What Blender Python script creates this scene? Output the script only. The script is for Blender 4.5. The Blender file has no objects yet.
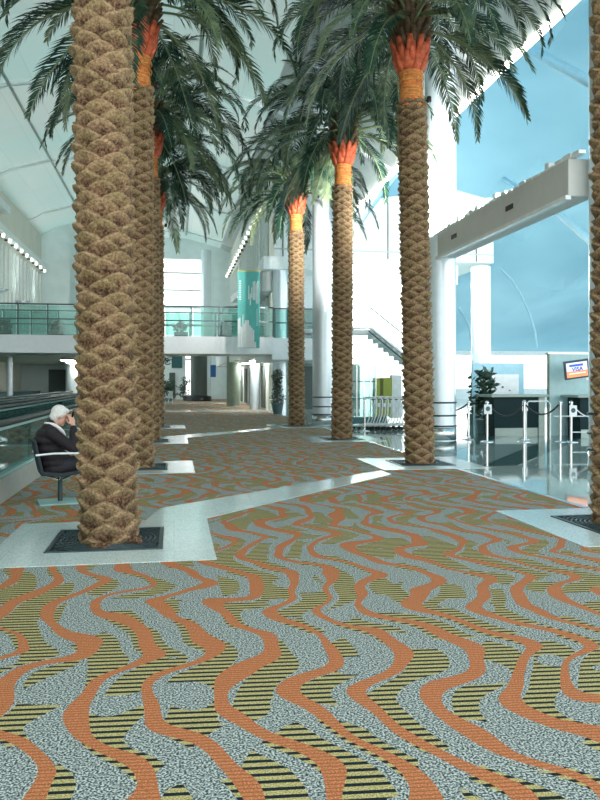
import bpy, bmesh, math, random
from mathutils import Vector, Matrix, noise
PI = math.pi
random.seed(7)
scene = bpy.context.scene
COL = scene.collection

# ------------------------------------------------------------------ helpers
def link(o):
    COL.objects.link(o); return o

def smooth(me, on=True):
    for p in me.polygons: p.use_smooth = on

class MB:
    """collects shapes into one mesh"""
    def __init__(s): s.v = []; s.f = []; s.sm = []
    def add(s, vs, fs, sm=False):
        b = len(s.v); s.v += [tuple(v) for v in vs]
        s.f += [tuple(i + b for i in f) for f in fs]; s.sm += [sm] * len(fs)
        return s
    def box(s, x0, x1, y0, y1, z0, z1):
        vs = [(x, y, z) for z in (z0, z1) for y in (y0, y1) for x in (x0, x1)]
        return s.add(vs, [(0, 2, 3, 1), (4, 5, 7, 6), (0, 1, 5, 4), (2, 6, 7, 3), (0, 4, 6, 2), (1, 3, 7, 5)])
    def obox(s, c, sx, sy, sz, rz=0, rx=0, ry=0):
        m = Matrix.Translation(c) @ Matrix.Rotation(rz, 4, 'Z') @ Matrix.Rotation(ry, 4, 'Y') @ Matrix.Rotation(rx, 4, 'X')
        vs = [m @ Vector((x * sx / 2, y * sy / 2, z * sz / 2)) for z in (-1, 1) for y in (-1, 1) for x in (-1, 1)]
        return s.add(vs, [(0, 2, 3, 1), (4, 5, 7, 6), (0, 1, 5, 4), (2, 6, 7, 3), (0, 4, 6, 2), (1, 3, 7, 5)])
    def prism(s, pts, d0, d1, axis='z'):
        n = len(pts)
        def mk(p, d):
            if axis == 'z': return (p[0], p[1], d)
            if axis == 'y': return (p[0], d, p[1])
            return (d, p[0], p[1])
        vs = [mk(p, d0) for p in pts] + [mk(p, d1) for p in pts]
        fs = [tuple(range(n))[::-1], tuple(range(n, 2 * n))]
        fs += [(i, (i + 1) % n, n + (i + 1) % n, n + i) for i in range(n)]
        return s.add(vs, fs)
    def lathe(s, prof, c=(0, 0, 0), n=24, sm=True):
        vs = []; fs = []
        for r, z in prof:
            for k in range(n):
                a = 2 * PI * k / n; vs.append((c[0] + r * math.cos(a), c[1] + r * math.sin(a), c[2] + z))
        for i in range(len(prof) - 1):
            for k in range(n):
                k2 = (k + 1) % n; fs.append((i * n + k, i * n + k2, (i + 1) * n + k2, (i + 1) * n + k))
        m = len(prof)
        s.add(vs, fs, sm)
        s.add(vs[:n], [tuple(range(n))[::-1]]); s.add(vs[(m - 1) * n:], [tuple(range(n))])
        return s
    def tube(s, pts, r, n=8, sm=True):
        pts = [Vector(p) for p in pts]; rs = r if isinstance(r, (list, tuple)) else [r] * len(pts)
        vs = []; fs = []; ref = None
        for i, p in enumerate(pts):
            t = (pts[min(i + 1, len(pts) - 1)] - pts[max(i - 1, 0)]).normalized()
            if ref is None:
                ref = Vector((0, 0, 1)) if abs(t.z) < .9 else Vector((1, 0, 0))
            a = t.cross(ref)
            if a.length < 1e-4: a = t.orthogonal()
            a.normalize(); b = t.cross(a).normalized(); ref = -b if False else a.cross(t).normalized()
            for k in range(n):
                an = 2 * PI * k / n; vs.append(p + (a * math.cos(an) + b * math.sin(an)) * rs[i])
        for i in range(len(pts) - 1):
            for k in range(n):
                k2 = (k + 1) % n; fs.append((i * n + k, i * n + k2, (i + 1) * n + k2, (i + 1) * n + k))
        s.add(vs, fs, sm)
        s.add(vs[:n], [tuple(range(n))]); s.add(vs[-n:], [tuple(range(n))[::-1]])
        return s
    def ball(s, c, rx, ry=None, rz=None, n=16, m=10, rot=None):
        ry = ry or rx; rz = rz or rx
        vs = []; fs = []
        for i in range(1, m):
            ph = PI * i / m
            for k in range(n):
                a = 2 * PI * k / n
                p = Vector((rx * math.sin(ph) * math.cos(a), ry * math.sin(ph) * math.sin(a), rz * math.cos(ph)))
                if rot: p = rot @ p
                vs.append(Vector(c) + p)
        t = Vector((0, 0, rz)); 
        if rot: t = rot @ t
        vs.append(Vector(c) + t); vs.append(Vector(c) - t)
        T = len(vs) - 2
        for i in range(m - 2):
            for k in range(n):
                k2 = (k + 1) % n; fs.append((i * n + k, (i + 1) * n + k, (i + 1) * n + k2, i * n + k2))
        for k in range(n):
            k2 = (k + 1) % n; fs.append((T, k, k2)); fs.append((T + 1, (m - 2) * n + k2, (m - 2) * n + k))
        return s.add(vs, fs, True)
    def mesh(s, name):
        me = bpy.data.meshes.new(name); me.from_pydata(s.v, [], s.f)
        me.polygons.foreach_set('use_smooth', s.sm); me.update(); return me
    def build(s, name, mat, parent=None, bevel=0, voxel=0, smooth_it=0):
        me = s.mesh(name); 
        if mat: me.materials.append(mat)
        o = link(bpy.data.objects.new(name, me))
        if voxel:
            md = o.modifiers.new('r', 'REMESH'); md.mode = 'VOXEL'; md.voxel_size = voxel; md.use_smooth_shade = True
            if smooth_it:
                m2 = o.modifiers.new('s', 'SMOOTH'); m2.iterations = smooth_it; m2.factor = .5
        if bevel:
            md = o.modifiers.new('b', 'BEVEL'); md.width = bevel; md.segments = 2; md.limit_method = 'ANGLE'
        if parent: o.parent = parent
        return o

def thing(name, label, cat, loc=(0, 0, 0), rz=0, group=None):
    o = link(bpy.data.objects.new(name, None)); o.location = loc; o.rotation_euler = (0, 0, rz)
    o.empty_display_size = .1
    o['label'] = label; o['category'] = cat
    if group: o['group'] = group
    return o
def tag(o, label, cat, group=None, kind=None):
    o['label'] = label; o['category'] = cat
    if group: o['group'] = group
    if kind: o['kind'] = kind
    return o
def struct(o, label=None):
    o['kind'] = 'structure'
    if label: o['label'] = label
    return o
def cptree(o, par):
    c = o.copy(); link(c); c.parent = par
    for k in [q for q in list(bpy.data.objects) if q.parent == o]: cptree(k, c)
    return c
def kids(o): return [c for c in list(bpy.data.objects) if c.parent == o]
def dup(root, loc=None, rz=None, label=None, group=None):
    def cp(o, par):
        c = o.copy(); link(c); c.parent = par
        for k in children.get(o.name, []): cp(k, c)
        return c
    children = {}
    for q in bpy.data.objects:
        if q.parent: children.setdefault(q.parent.name, []).append(q)
    r = cp(root, None)
    if loc is not None: r.location = loc
    if rz is not None: r.rotation_euler = (0, 0, rz)
    if label: r['label'] = label
    if group: r['group'] = group
    return r

# ------------------------------------------------------------------ materials
def newmat(name):
    m = bpy.data.materials.new(name); m.use_nodes = True
    nt = m.node_tree; return m, nt, nt.nodes['Principled BSDF']
def N(nt, t, **k):
    n = nt.nodes.new(t)
    for a, b in k.items():
        if a in n.inputs.keys() if hasattr(n.inputs, 'keys') else False: n.inputs[a].default_value = b
        else: setattr(n, a, b)
    return n
def setin(n, **k):
    for a, b in k.items(): n.inputs[a.replace('_', ' ')].default_value = b
def rgba(c): return (c[0], c[1], c[2], 1)
def mat(name, col, rough=.5, metal=0, var=.06, scale=6, bump=0, bscale=60, coord='Object', **kw):
    m, nt, p = newmat(name)
    tc = nt.nodes.new('ShaderNodeTexCoord'); nz = nt.nodes.new('ShaderNodeTexNoise')
    nz.inputs['Scale'].default_value = scale; nz.inputs['Detail'].default_value = 4
    nt.links.new(tc.outputs[coord], nz.inputs['Vector'])
    r = nt.nodes.new('ShaderNodeValToRGB'); r.color_ramp.elements[0].position = .3; r.color_ramp.elements[1].position = .7
    r.color_ramp.elements[0].color = rgba([max(0, c * (1 - var)) for c in col]); r.color_ramp.elements[1].color = rgba([min(1, c * (1 + var)) for c in col])
    nt.links.new(nz.outputs['Fac'], r.inputs['Fac']); nt.links.new(r.outputs['Color'], p.inputs['Base Color'])
    p.inputs['Roughness'].default_value = rough; p.inputs['Metallic'].default_value = metal
    if bump:
        n2 = nt.nodes.new('ShaderNodeTexNoise'); n2.inputs['Scale'].default_value = bscale
        nt.links.new(tc.outputs[coord], n2.inputs['Vector'])
        b = nt.nodes.new('ShaderNodeBump'); b.inputs['Strength'].default_value = bump; b.inputs['Distance'].default_value = .01
        nt.links.new(n2.outputs['Fac'], b.inputs['Height']); nt.links.new(b.outputs['Normal'], p.inputs['Normal'])
    for k, v in kw.items():
        p.inputs[k.replace('_', ' ')].default_value = v
    return m
def emit(name, col, st):
    m, nt, p = newmat(name)
    p.inputs['Base Color'].default_value = rgba(col); p.inputs['Emission Color'].default_value = rgba(col)
    p.inputs['Emission Strength'].default_value = st; return m

M = {}
M['white'] = mat('white_paint', (.80, .87, .88), .45)
M['white_gloss'] = mat('white_gloss', (.86, .91, .92), .2)
M['fascia'] = mat('fascia_paint', (.90, .95, .98), .4, var=.03)
M['column'] = mat('column_cladding', (.72, .82, .88), .25, metal=.35, var=.03)
M['wallpanel'] = mat('wall_panel', (.74, .85, .86), .5, var=.05, scale=1.5)
M['beige'] = mat('beige_plaster', (.72, .73, .65), .6, var=.05, scale=1.2)
M['greyceil'] = mat('grey_soffit', (.50, .55, .54), .6)
M['beam'] = mat('beam_paint', (.62, .64, .62), .5, var=.03)
M['steel'] = mat('brushed_steel', (.70, .74, .75), .25, metal=.9, scale=20)
M['chrome'] = mat('chrome', (.85, .88, .88), .12, metal=1)
M['darksteel'] = mat('dark_steel', (.06, .09, .10), .35, metal=.6)
M['black'] = mat('black_rubber', (.012, .016, .018), .45)
M['grate'] = mat('cast_iron', (.012, .022, .026), .5, metal=.3)
M['slat'] = mat('timber_slat', (.55, .58, .50), .6)
M['darkgrey'] = mat('dark_grey_wall', (.09, .12, .11), .6)
M['green_wall'] = mat('green_grey_wall', (.30, .38, .32), .5)
M['teal'] = mat('teal_cladding', (.02, .11, .12), .3)
M['teal_light'] = mat('pale_teal_skin', (.28, .50, .47), .35)
M['kerb'] = mat('grey_kerb', (.36, .38, .35), .5)
M['counter'] = mat('counter_front', (.003, .024, .028), .5, Specular_IOR_Level=.2)
M['counter_top'] = mat('counter_top', (.33, .42, .37), .3)
M['counter_side'] = mat('counter_side', (.42, .50, .46), .35)
M['kiosk'] = mat('kiosk_panel', (.42, .62, .64), .35)
M['banner'] = mat('banner_teal', (.13, .58, .54), .6)
M['print'] = mat('banner_print', (.93, .97, .97), .6)
M['sign_white'] = mat('sign_white', (.85, .88, .90), .4)
M['sign_blue'] = mat('sign_blue', (.35, .60, .72), .4)
M['pink_red'] = mat('sign_red', (.5, .08, .06), .4)
M['yellow'] = mat('yellow_panel', (.75, .62, .12), .5)
M['olive'] = mat('olive_panel', (.33, .38, .05), .5)
M['leaf'] = mat('shrub_leaf', (.025, .07, .035), .4, var=.5, scale=9)
M['pot'] = mat('pot', (.09, .16, .17), .4)
M['bark'] = mat('thin_bark', (.10, .07, .05), .8)
M['skin'] = mat('skin', (.62, .36, .27), .55, var=.04, Subsurface_Weight=.1)
M['hair'] = mat('white_hair', (.72, .72, .70), .7, var=.15, scale=60, bump=.8, bscale=90)
M['jacket'] = mat('black_jacket', (.012, .009, .013), .8, bump=.3, bscale=200)
M['shirt'] = mat('white_shirt', (.80, .80, .80), .8)
M['trouser'] = mat('dark_trousers', (.02, .02, .03), .8)
M['shoe'] = mat('black_shoe', (.01, .01, .01), .35)
M['chair_fab'] = mat('chair_seat_fabric', (.01, .022, .027), .6)
M['phone'] = mat('black_phone', (.01, .01, .012), .2)
M['lamp_emit'] = emit('lamp_glow', (1, .95, .82), 1.4)
M['cove'] = emit('cove_light', (1, .97, .88), 4)
M['screen_off'] = mat('screen_bezel', (.05, .07, .10), .35)

def glass(name, col, rough=.02, tr=.75, gloss=.1):
    m, nt, p = newmat(name); nt.nodes.remove(p)
    out = nt.nodes['Material Output']
    t = nt.nodes.new('ShaderNodeBsdfTransparent'); t.inputs[0].default_value = rgba(col)
    g = nt.nodes.new('ShaderNodeBsdfGlossy'); g.inputs['Roughness'].default_value = rough; g.inputs[0].default_value = (.9, 1, 1, 1)
    d = nt.nodes.new('ShaderNodeBsdfDiffuse'); d.inputs[0].default_value = rgba([c * .6 for c in col])
    fr = nt.nodes.new('ShaderNodeFresnel'); fr.inputs['IOR'].default_value = 1.5
    nz = nt.nodes.new('ShaderNodeTexNoise'); nz.inputs['Scale'].default_value = 1.5
    mx = nt.nodes.new('ShaderNodeMixShader'); mx.inputs[0].default_value = 1 - tr
    nt.links.new(t.outputs[0], mx.inputs[1]); nt.links.new(d.outputs[0], mx.inputs[2])
    m2 = nt.nodes.new('ShaderNodeMixShader')
    nt.links.new(fr.outputs[0], m2.inputs[0]); nt.links.new(mx.outputs[0], m2.inputs[1]); nt.links.new(g.outputs[0], m2.inputs[2])
    nt.links.new(m2.outputs[0], out.inputs[0]); return m
M['glass'] = glass('teal_glass', (.68, .88, .84), tr=.86)
M['glass_dark'] = glass('deep_teal_glass', (.30, .62, .57), tr=.74)
M['glass_clear'] = glass('clear_glass', (.90, .98, .98), tr=.98)

# ---- carpet
def carpet():
    m, nt, p = newmat('wave_carpet'); L = nt.links.new
    def math_(op, a, b=None, c=None):
        n = nt.nodes.new('ShaderNodeMath'); n.operation = op
        for i, q in enumerate((a, b, c)):
            if q is None: continue
            if isinstance(q, (int, float)): n.inputs[i].default_value = q
            else: L(q, n.inputs[i])
        return n.outputs[0]
    g = nt.nodes.new('ShaderNodeNewGeometry'); sp = nt.nodes.new('ShaderNodeSeparateXYZ'); L(g.outputs['Position'], sp.inputs[0])
    x, y = sp.outputs[0], sp.outputs[1]
    def noise_(sc, det=2, dim='3D', rough=.5):
        n = nt.nodes.new('ShaderNodeTexNoise'); n.inputs['Scale'].default_value = sc; n.inputs['Detail'].default_value = det
        n.inputs['Roughness'].default_value = rough; L(g.outputs['Position'], n.inputs['Vector']); return n.outputs['Fac']
    low = noise_(.55, 1); low2 = noise_(1.1, 1)
    lw = math_('MULTIPLY', math_('SUBTRACT', low, .5), .5)
    lw2 = math_('MULTIPLY', math_('SUBTRACT', low2, .5), .4)
    W = 2 * PI / 1.5
    yk = math_('MULTIPLY', y, W)
    def wavex(amp, ph, phx=0.0, nz=None, k=1.0):
        a = math_('ADD', math_('MULTIPLY', yk, k), math_('MULTIPLY', x, phx)); a = math_('ADD', a, ph)
        s_ = math_('MULTIPLY', math_('SINE', a), amp)
        r = math_('SUBTRACT', x, s_)
        if nz is not None: r = math_('SUBTRACT', r, nz)
        return r
    P = .345
    def band(v, lo, hi):
        f = math_('FRACT', math_('ADD', math_('DIVIDE', v, P), 50))
        a = math_('GREATER_THAN', f, lo); 
        if isinstance(hi, (int, float)): b = math_('LESS_THAN', f, hi)
        else: b = math_('LESS_THAN', f, hi)
        return math_('MULTIPLY', a, b)
    ph = math_('MULTIPLY', low2, 5.0)
    A = wavex(.18, ph, .5, lw)
    B = wavex(.15, math_('ADD', ph, .55), .5, lw)
    # stripe ribbon: variable width
    wid = math_('ADD', math_('MULTIPLY', math_('SINE', math_('ADD', math_('MULTIPLY', yk, .5), math_('MULTIPLY', x, 3.1))), .20), .74)
    strp = band(B, .17, wid)
    orng = band(A, .03, math_('ADD', math_('MULTIPLY', noise_(1.5, 1), .62), .0))
    bl = math_('GREATER_THAN', noise_(2.6, 0), .57)
    strp = math_('MULTIPLY', strp, math_('SUBTRACT', 1, bl))
    sk = math_('ADD', y, math_('MULTIPLY', x, .07))
    fine = math_('FRACT', math_('ADD', math_('DIVIDE', sk, .052), 50))
    bar = math_('LESS_THAN', fine, .42)
    fine2 = math_('FRACT', math_('ADD', math_('DIVIDE', sk, .026), 50.3))
    bar2 = math_('LESS_THAN', fine2, .33)
    spk = nt.nodes.new('ShaderNodeTexNoise'); spk.inputs['Scale'].default_value = 105; spk.inputs['Detail'].default_value = 2
    L(g.outputs['Position'], spk.inputs['Vector'])
    spk2 = nt.nodes.new('ShaderNodeTexNoise'); spk2.inputs['Scale'].default_value = 140; spk2.inputs['Detail'].default_value = 2
    L(g.outputs['Position'], spk2.inputs['Vector'])
    def ramp(src, els):
        r = nt.nodes.new('ShaderNodeValToRGB'); L(src, r.inputs['Fac'])
        while len(r.color_ramp.elements) < len(els): r.color_ramp.elements.new(.5)
        for e, (po, c) in zip(r.color_ramp.elements, els): e.position = po; e.color = rgba(c)
        return r.outputs['Color']
    def mixc(f, a, b):
        n = nt.nodes.new('ShaderNodeMix'); n.data_type = 'RGBA'
        if isinstance(f, (int, float)): n.inputs[0].default_value = f
        else: L(f, n.inputs[0])
        for i, q in ((6, a), (7, b)):
            if isinstance(q, tuple): n.inputs[i].default_value = rgba(q)
            else: L(q, n.inputs[i])
        return n.outputs[2]
    grey = ramp(spk.outputs['Fac'], [(.40, (.03, .055, .06)), (.5, (.22, .255, .245)), (.60, (.60, .64, .60))])
    oran = ramp(spk2.outputs['Fac'], [(.36, (.34, .10, .04)), (.64, (.74, .27, .13))])
    oran = mixc(math_('MULTIPLY', bar2, .8), oran, (.24, .11, .03))
    oliv = ramp(spk2.outputs['Fac'], [(.36, (.25, .20, .05)), (.64, (.64, .56, .28))])
    dark = ramp(spk2.outputs['Fac'], [(.4, (.003, .008, .012)), (.66, (.02, .035, .04))])
    st = mixc(bar, oliv, dark)
    c = mixc(strp, grey, st); c = mixc(orng, c, oran)
    L(c, p.inputs['Base Color']); p.inputs['Roughness'].default_value = .9
    p.inputs['Specular IOR Level'].default_value = .15
    b = nt.nodes.new('ShaderNodeBump'); b.inputs['Strength'].default_value = .5; b.inputs['Distance'].default_value = .006
    L(spk.outputs['Fac'], b.inputs['Height']); L(b.outputs['Normal'], p.inputs['Normal'])
    return m
M['carpet'] = carpet()

# ---- marble tiles
def marble(name, base, tile=.32, rough=.08, speck=.15, rot=0, joint=.6):
    m, nt, p = newmat(name); L = nt.links.new
    g = nt.nodes.new('ShaderNodeNewGeometry'); mp = nt.nodes.new('ShaderNodeMapping'); mp.inputs['Rotation'].default_value = (0, 0, rot)
    L(g.outputs['Position'], mp.inputs['Vector'])
    nz = nt.nodes.new('ShaderNodeTexNoise'); nz.inputs['Scale'].default_value = 90; nz.inputs['Detail'].default_value = 3
    L(mp.outputs[0], nz.inputs['Vector'])
    r = nt.nodes.new('ShaderNodeValToRGB'); L(nz.outputs['Fac'], r.inputs['Fac'])
    r.color_ramp.elements[0].position = .35; r.color_ramp.elements[1].position = .65
    r.color_ramp.elements[0].color = rgba([c * (1 - speck) for c in base]); r.color_ramp.elements[1].color = rgba([min(1, c * (1 + speck)) for c in base])
    bk = nt.nodes.new('ShaderNodeTexBrick'); bk.offset = 0; bk.squash = 1
    bk.inputs['Scale'].default_value = 1; bk.inputs['Brick Width'].default_value = tile; bk.inputs['Row Height'].default_value = tile
    bk.inputs['Mortar Size'].default_value = .004; bk.inputs['Color1'].default_value = (1, 1, 1, 1); bk.inputs['Color2'].default_value = (.93, .93, .93, 1)
    bk.inputs['Mortar'].default_value = (joint, joint, joint, 1)
    L(mp.outputs[0], bk.inputs['Vector'])
    mx = nt.nodes.new('ShaderNodeMix'); mx.data_type = 'RGBA'; mx.blend_type = 'MULTIPLY'; mx.inputs[0].default_value = 1
    L(r.outputs[0], mx.inputs[6]); L(bk.outputs['Color'], mx.inputs[7]); L(mx.outputs[2], p.inputs['Base Color'])
    p.inputs['Roughness'].default_value = rough; p.inputs['Specular IOR Level'].default_value = .8
    return m
M['marble'] = marble('pale_marble', (.60, .70, .69), .48, .16, .22, 0, .86)
M['marble_floor'] = marble('polished_tile_floor', (.40, .50, .48), .9, .04, .06, 0, .8)
M['marble_dark'] = marble('dark_polished_band', (.07, .15, .14), .9, .05, .1)

# ---- ceiling
def ceiling_mat():
    m, nt, p = newmat('vault_ceiling'); L = nt.links.new
    g = nt.nodes.new('ShaderNodeNewGeometry')
    bk = nt.nodes.new('ShaderNodeTexBrick'); bk.offset = 0
    bk.inputs['Scale'].default_value = 1; bk.inputs['Brick Width'].default_value = 1.4; bk.inputs['Row Height'].default_value = 5.2
    bk.inputs['Mortar Size'].default_value = .02; bk.inputs['Color1'].default_value = (.46, .54, .50, 1); bk.inputs['Color2'].default_value = (.50, .57, .53, 1)
    bk.inputs['Mortar'].default_value = (.43, .50, .47, 1)
    L(g.outputs['Position'], bk.inputs['Vector'])
    nz = nt.nodes.new('ShaderNodeTexNoise'); nz.inputs['Scale'].default_value = .22; nz.inputs['Detail'].default_value = 3
    L(g.outputs['Position'], nz.inputs['Vector'])
    r = nt.nodes.new('ShaderNodeValToRGB'); r.color_ramp.elements[0].position = .35; r.color_ramp.elements[1].position = .65
    r.color_ramp.elements[0].color = (.80, 1, 1.0, 1); r.color_ramp.elements[1].color = (1, .97, .95, 1); L(nz.outputs['Fac'], r.inputs['Fac'])
    mx = nt.nodes.new('ShaderNodeMix'); mx.data_type = 'RGBA'; mx.blend_type = 'MULTIPLY'; mx.inputs[0].default_value = .8
    L(bk.outputs['Color'], mx.inputs[6]); L(r.outputs[0], mx.inputs[7]); L(mx.outputs[2], p.inputs['Base Color'])
    p.inputs['Roughness'].default_value = .35
    t = nt.nodes.new('ShaderNodeBsdfTranslucent'); L(mx.outputs[2], t.inputs[0]); ms = nt.nodes.new('ShaderNodeMixShader'); ms.inputs[0].default_value = .24
    L(p.outputs[0], ms.inputs[1]); L(t.outputs[0], ms.inputs[2]); L(ms.outputs[0], nt.nodes['Material Output'].inputs[0])
    return m
M['ceiling'] = ceiling_mat()
def blue_roof():
    m, nt, p = newmat('blue_membrane'); L = nt.links.new; nt.nodes.remove(p)
    out = nt.nodes['Material Output']; g = nt.nodes.new('ShaderNodeNewGeometry')
    nz = nt.nodes.new('ShaderNodeTexNoise'); nz.inputs['Scale'].default_value = .09; nz.inputs['Detail'].default_value = 3; L(g.outputs['Position'], nz.inputs['Vector'])
    r = nt.nodes.new('ShaderNodeValToRGB'); r.color_ramp.elements[0].position = .3; r.color_ramp.elements[1].position = .7
    r.color_ramp.elements[0].color = (.20, .40, .50, 1); r.color_ramp.elements[1].color = (.38, .64, .74, 1); L(nz.outputs['Fac'], r.inputs['Fac'])
    d = nt.nodes.new('ShaderNodeBsdfDiffuse'); t = nt.nodes.new('ShaderNodeBsdfTranslucent'); mx = nt.nodes.new('ShaderNodeMixShader'); mx.inputs[0].default_value = .20
    L(r.outputs[0], d.inputs[0]); L(r.outputs[0], t.inputs[0]); L(d.outputs[0], mx.inputs[1]); L(t.outputs[0], mx.inputs[2]); L(mx.outputs[0], out.inputs[0])
    return m
M['blue'] = blue_roof()

# ---- palm materials
def trunk_mat():
    m, nt, p = newmat('palm_boots'); L = nt.links.new
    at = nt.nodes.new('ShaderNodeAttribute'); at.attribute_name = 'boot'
    tc = nt.nodes.new('ShaderNodeTexCoord')
    mp = nt.nodes.new('ShaderNodeMapping'); mp.inputs['Scale'].default_value = (1, 1, .35); L(tc.outputs['Object'], mp.inputs[0])
    nz = nt.nodes.new('ShaderNodeTexNoise'); nz.inputs['Scale'].default_value = 38; nz.inputs['Detail'].default_value = 6; nz.inputs['Roughness'].default_value = .7; L(tc.outputs['Object'], nz.inputs[0])
    n2 = nt.nodes.new('ShaderNodeTexNoise'); n2.inputs['Scale'].default_value = 5; n2.inputs['Detail'].default_value = 3; L(tc.outputs['Object'], n2.inputs[0])
    r = nt.nodes.new('ShaderNodeValToRGB'); L(nz.outputs['Fac'], r.inputs[0])
    for e, (po, c) in zip(r.color_ramp.elements, [(.34, (.16, .105, .06)), (.62, (.50, .375, .24))]): e.position = po; e.color = rgba(c)
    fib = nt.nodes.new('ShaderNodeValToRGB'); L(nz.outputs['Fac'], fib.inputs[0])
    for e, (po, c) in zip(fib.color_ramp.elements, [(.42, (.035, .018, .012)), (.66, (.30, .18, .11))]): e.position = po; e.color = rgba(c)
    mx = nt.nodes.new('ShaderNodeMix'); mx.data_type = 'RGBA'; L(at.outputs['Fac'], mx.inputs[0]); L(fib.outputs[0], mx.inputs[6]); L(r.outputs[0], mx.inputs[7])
    tint = nt.nodes.new('ShaderNodeValToRGB'); L(n2.outputs['Fac'], tint.inputs[0])
    for e, (po, c) in zip(tint.color_ramp.elements, [(.35, (.80, .82, .66)), (.65, (1.0, .93, .86))]): e.position = po; e.color = rgba(c)
    m3 = nt.nodes.new('ShaderNodeMix'); m3.data_type = 'RGBA'; m3.blend_type = 'MULTIPLY'; m3.inputs[0].default_value = 1
    L(mx.outputs[2], m3.inputs[6]); L(tint.outputs[0], m3.inputs[7]); L(m3.outputs[2], p.inputs['Base Color'])
    p.inputs['Roughness'].default_value = .8; p.inputs['Specular IOR Level'].default_value = .25
    b = nt.nodes.new('ShaderNodeBump'); b.inputs['Strength'].default_value = .8; b.inputs['Distance'].default_value = .015
    L(nz.outputs['Fac'], b.inputs['Height']); L(b.outputs['Normal'], p.inputs['Normal'])
    return m
M['trunk'] = trunk_mat()
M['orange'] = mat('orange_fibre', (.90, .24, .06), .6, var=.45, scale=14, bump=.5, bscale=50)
M['rope'] = mat('wrap_rope', (.75, .38, .10), .7, var=.3, scale=20)
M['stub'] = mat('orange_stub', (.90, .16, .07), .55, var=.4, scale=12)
M['heart'] = mat('crown_boots', (.13, .085, .045), .8, var=.5, scale=14, bump=.5)
def frond_mat():
    m, nt, p = newmat('date_frond'); L = nt.links.new
    tc = nt.nodes.new('ShaderNodeTexCoord'); oi = nt.nodes.new('ShaderNodeObjectInfo')
    nz = nt.nodes.new('ShaderNodeTexNoise'); nz.inputs['Scale'].default_value = 3; L(tc.outputs['Object'], nz.inputs[0])
    ad = nt.nodes.new('ShaderNodeMath'); ad.operation = 'MULTIPLY_ADD'; L(oi.outputs['Random'], ad.inputs[0]); ad.inputs[1].default_value = .5; L(nz.outputs['Fac'], ad.inputs[2])
    r = nt.nodes.new('ShaderNodeValToRGB'); L(ad.outputs[0], r.inputs[0])
    r.color_ramp.elements.new(.7)
    for e, (po, c) in zip(r.color_ramp.elements, [(.4, (.004, .020, .015)), (.75, (.018, .065, .040)), (1.0, (.16, .22, .12))]): e.position = po; e.color = rgba(c)
    L(r.outputs[0], p.inputs['Base Color']); p.inputs['Roughness'].default_value = .42; p.inputs['Specular IOR Level'].default_value = .3
    return m
M['frond'] = frond_mat()
M['rachis'] = mat('frond_rachis', (.16, .22, .10), .5)

R_ = math.radians
# ------------------------------------------------------------------ setting: floor
def slab(name, pts, z0, z1, m, label=None):
    return struct(MB().prism(pts, z0, z1).build(name, m), label)
XE = 4.86      # right edge of the carpet
slab('floor', [(-2.1, -4), (XE, -4), (XE, 90), (-2.1, 90)], -.2, 0, M['carpet'], 'wave-patterned carpet in grey, olive and orange')
slab('floor', [(XE, -4), (50, -4), (50, 90), (XE, 90)], -.2, 0, M['marble_floor'], 'polished pale tile floor')
slab('floor', [(-16, -4), (-2.1, -4), (-2.1, 90), (-16, 90)], -.2, 0, M['marble_dark'], 'dark floor under the moving walkways')
def ring(cx, cy, ro, ri, name, m, z1=.006):
    b = MB()
    b.box(cx - ro, cx + ro, cy - ro, cy - ri, .0, z1); b.box(cx - ro, cx + ro, cy + ri, cy + ro, .0, z1)
    b.box(cx - ro, cx - ri, cy - ri, cy + ri, .0, z1); b.box(cx + ri, cx + ro, cy - ri, cy + ri, .0, z1)
    return struct(b.build(name, m), 'pale marble square around the palm grate')
PALMS = [(-.61, 7.32), (-.62, 13.45), (-.62, 19.4), (-.60, 25.4), (4.64, 7.25), (4.48, 13.3), (4.36, 19.3), (4.14, 25.3)]
tn = 1
for (x, y) in PALMS:
    ring(x, y, .965, .51, 'trim_%d' % tn, M['marble']); tn += 1
def strip_poly(pts):
    global tn
    slab('trim_%d' % tn, pts, -.001, .005, M['marble'], 'pale marble band crossing the carpet'); tn += 1
strip_poly([(-.30, 8.29), (.345, 8.29), (3.47, 11.75), (3.47, 12.32), (-.16, 9.05)])
strip_poly([(-.30, 20.37), (.345, 20.37), (3.17, 23.7), (3.17, 24.35), (-.2, 21.0)])
strip_poly([(-1.6, 38.5), (4.8, 38.5), (4.8, 39.6), (-1.6, 39.6)])
strip_poly([(-1.6, 52), (4.8, 52), (4.8, 53), (-1.6, 53)])
for q in ([(XE + .5, 12.6), (XE + 1.2, 12.6), (14.5, 23.2), (13.8, 23.8)], [(XE + .2, 15.6), (XE + .9, 15.2), (12.5, 24), (11.6, 24.4)]):
    slab('trim_%d' % tn, q, -.001, .003, M['marble_dark'], 'dark band in the polished floor'); tn += 1
slab('trim_%d' % tn, [(XE - .06, 8.2), (XE + .02, 8.2), (XE + .02, 60), (XE - .06, 60)], -.001, .004, M['steel'], 'steel edge strip of the carpet'); tn += 1

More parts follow.
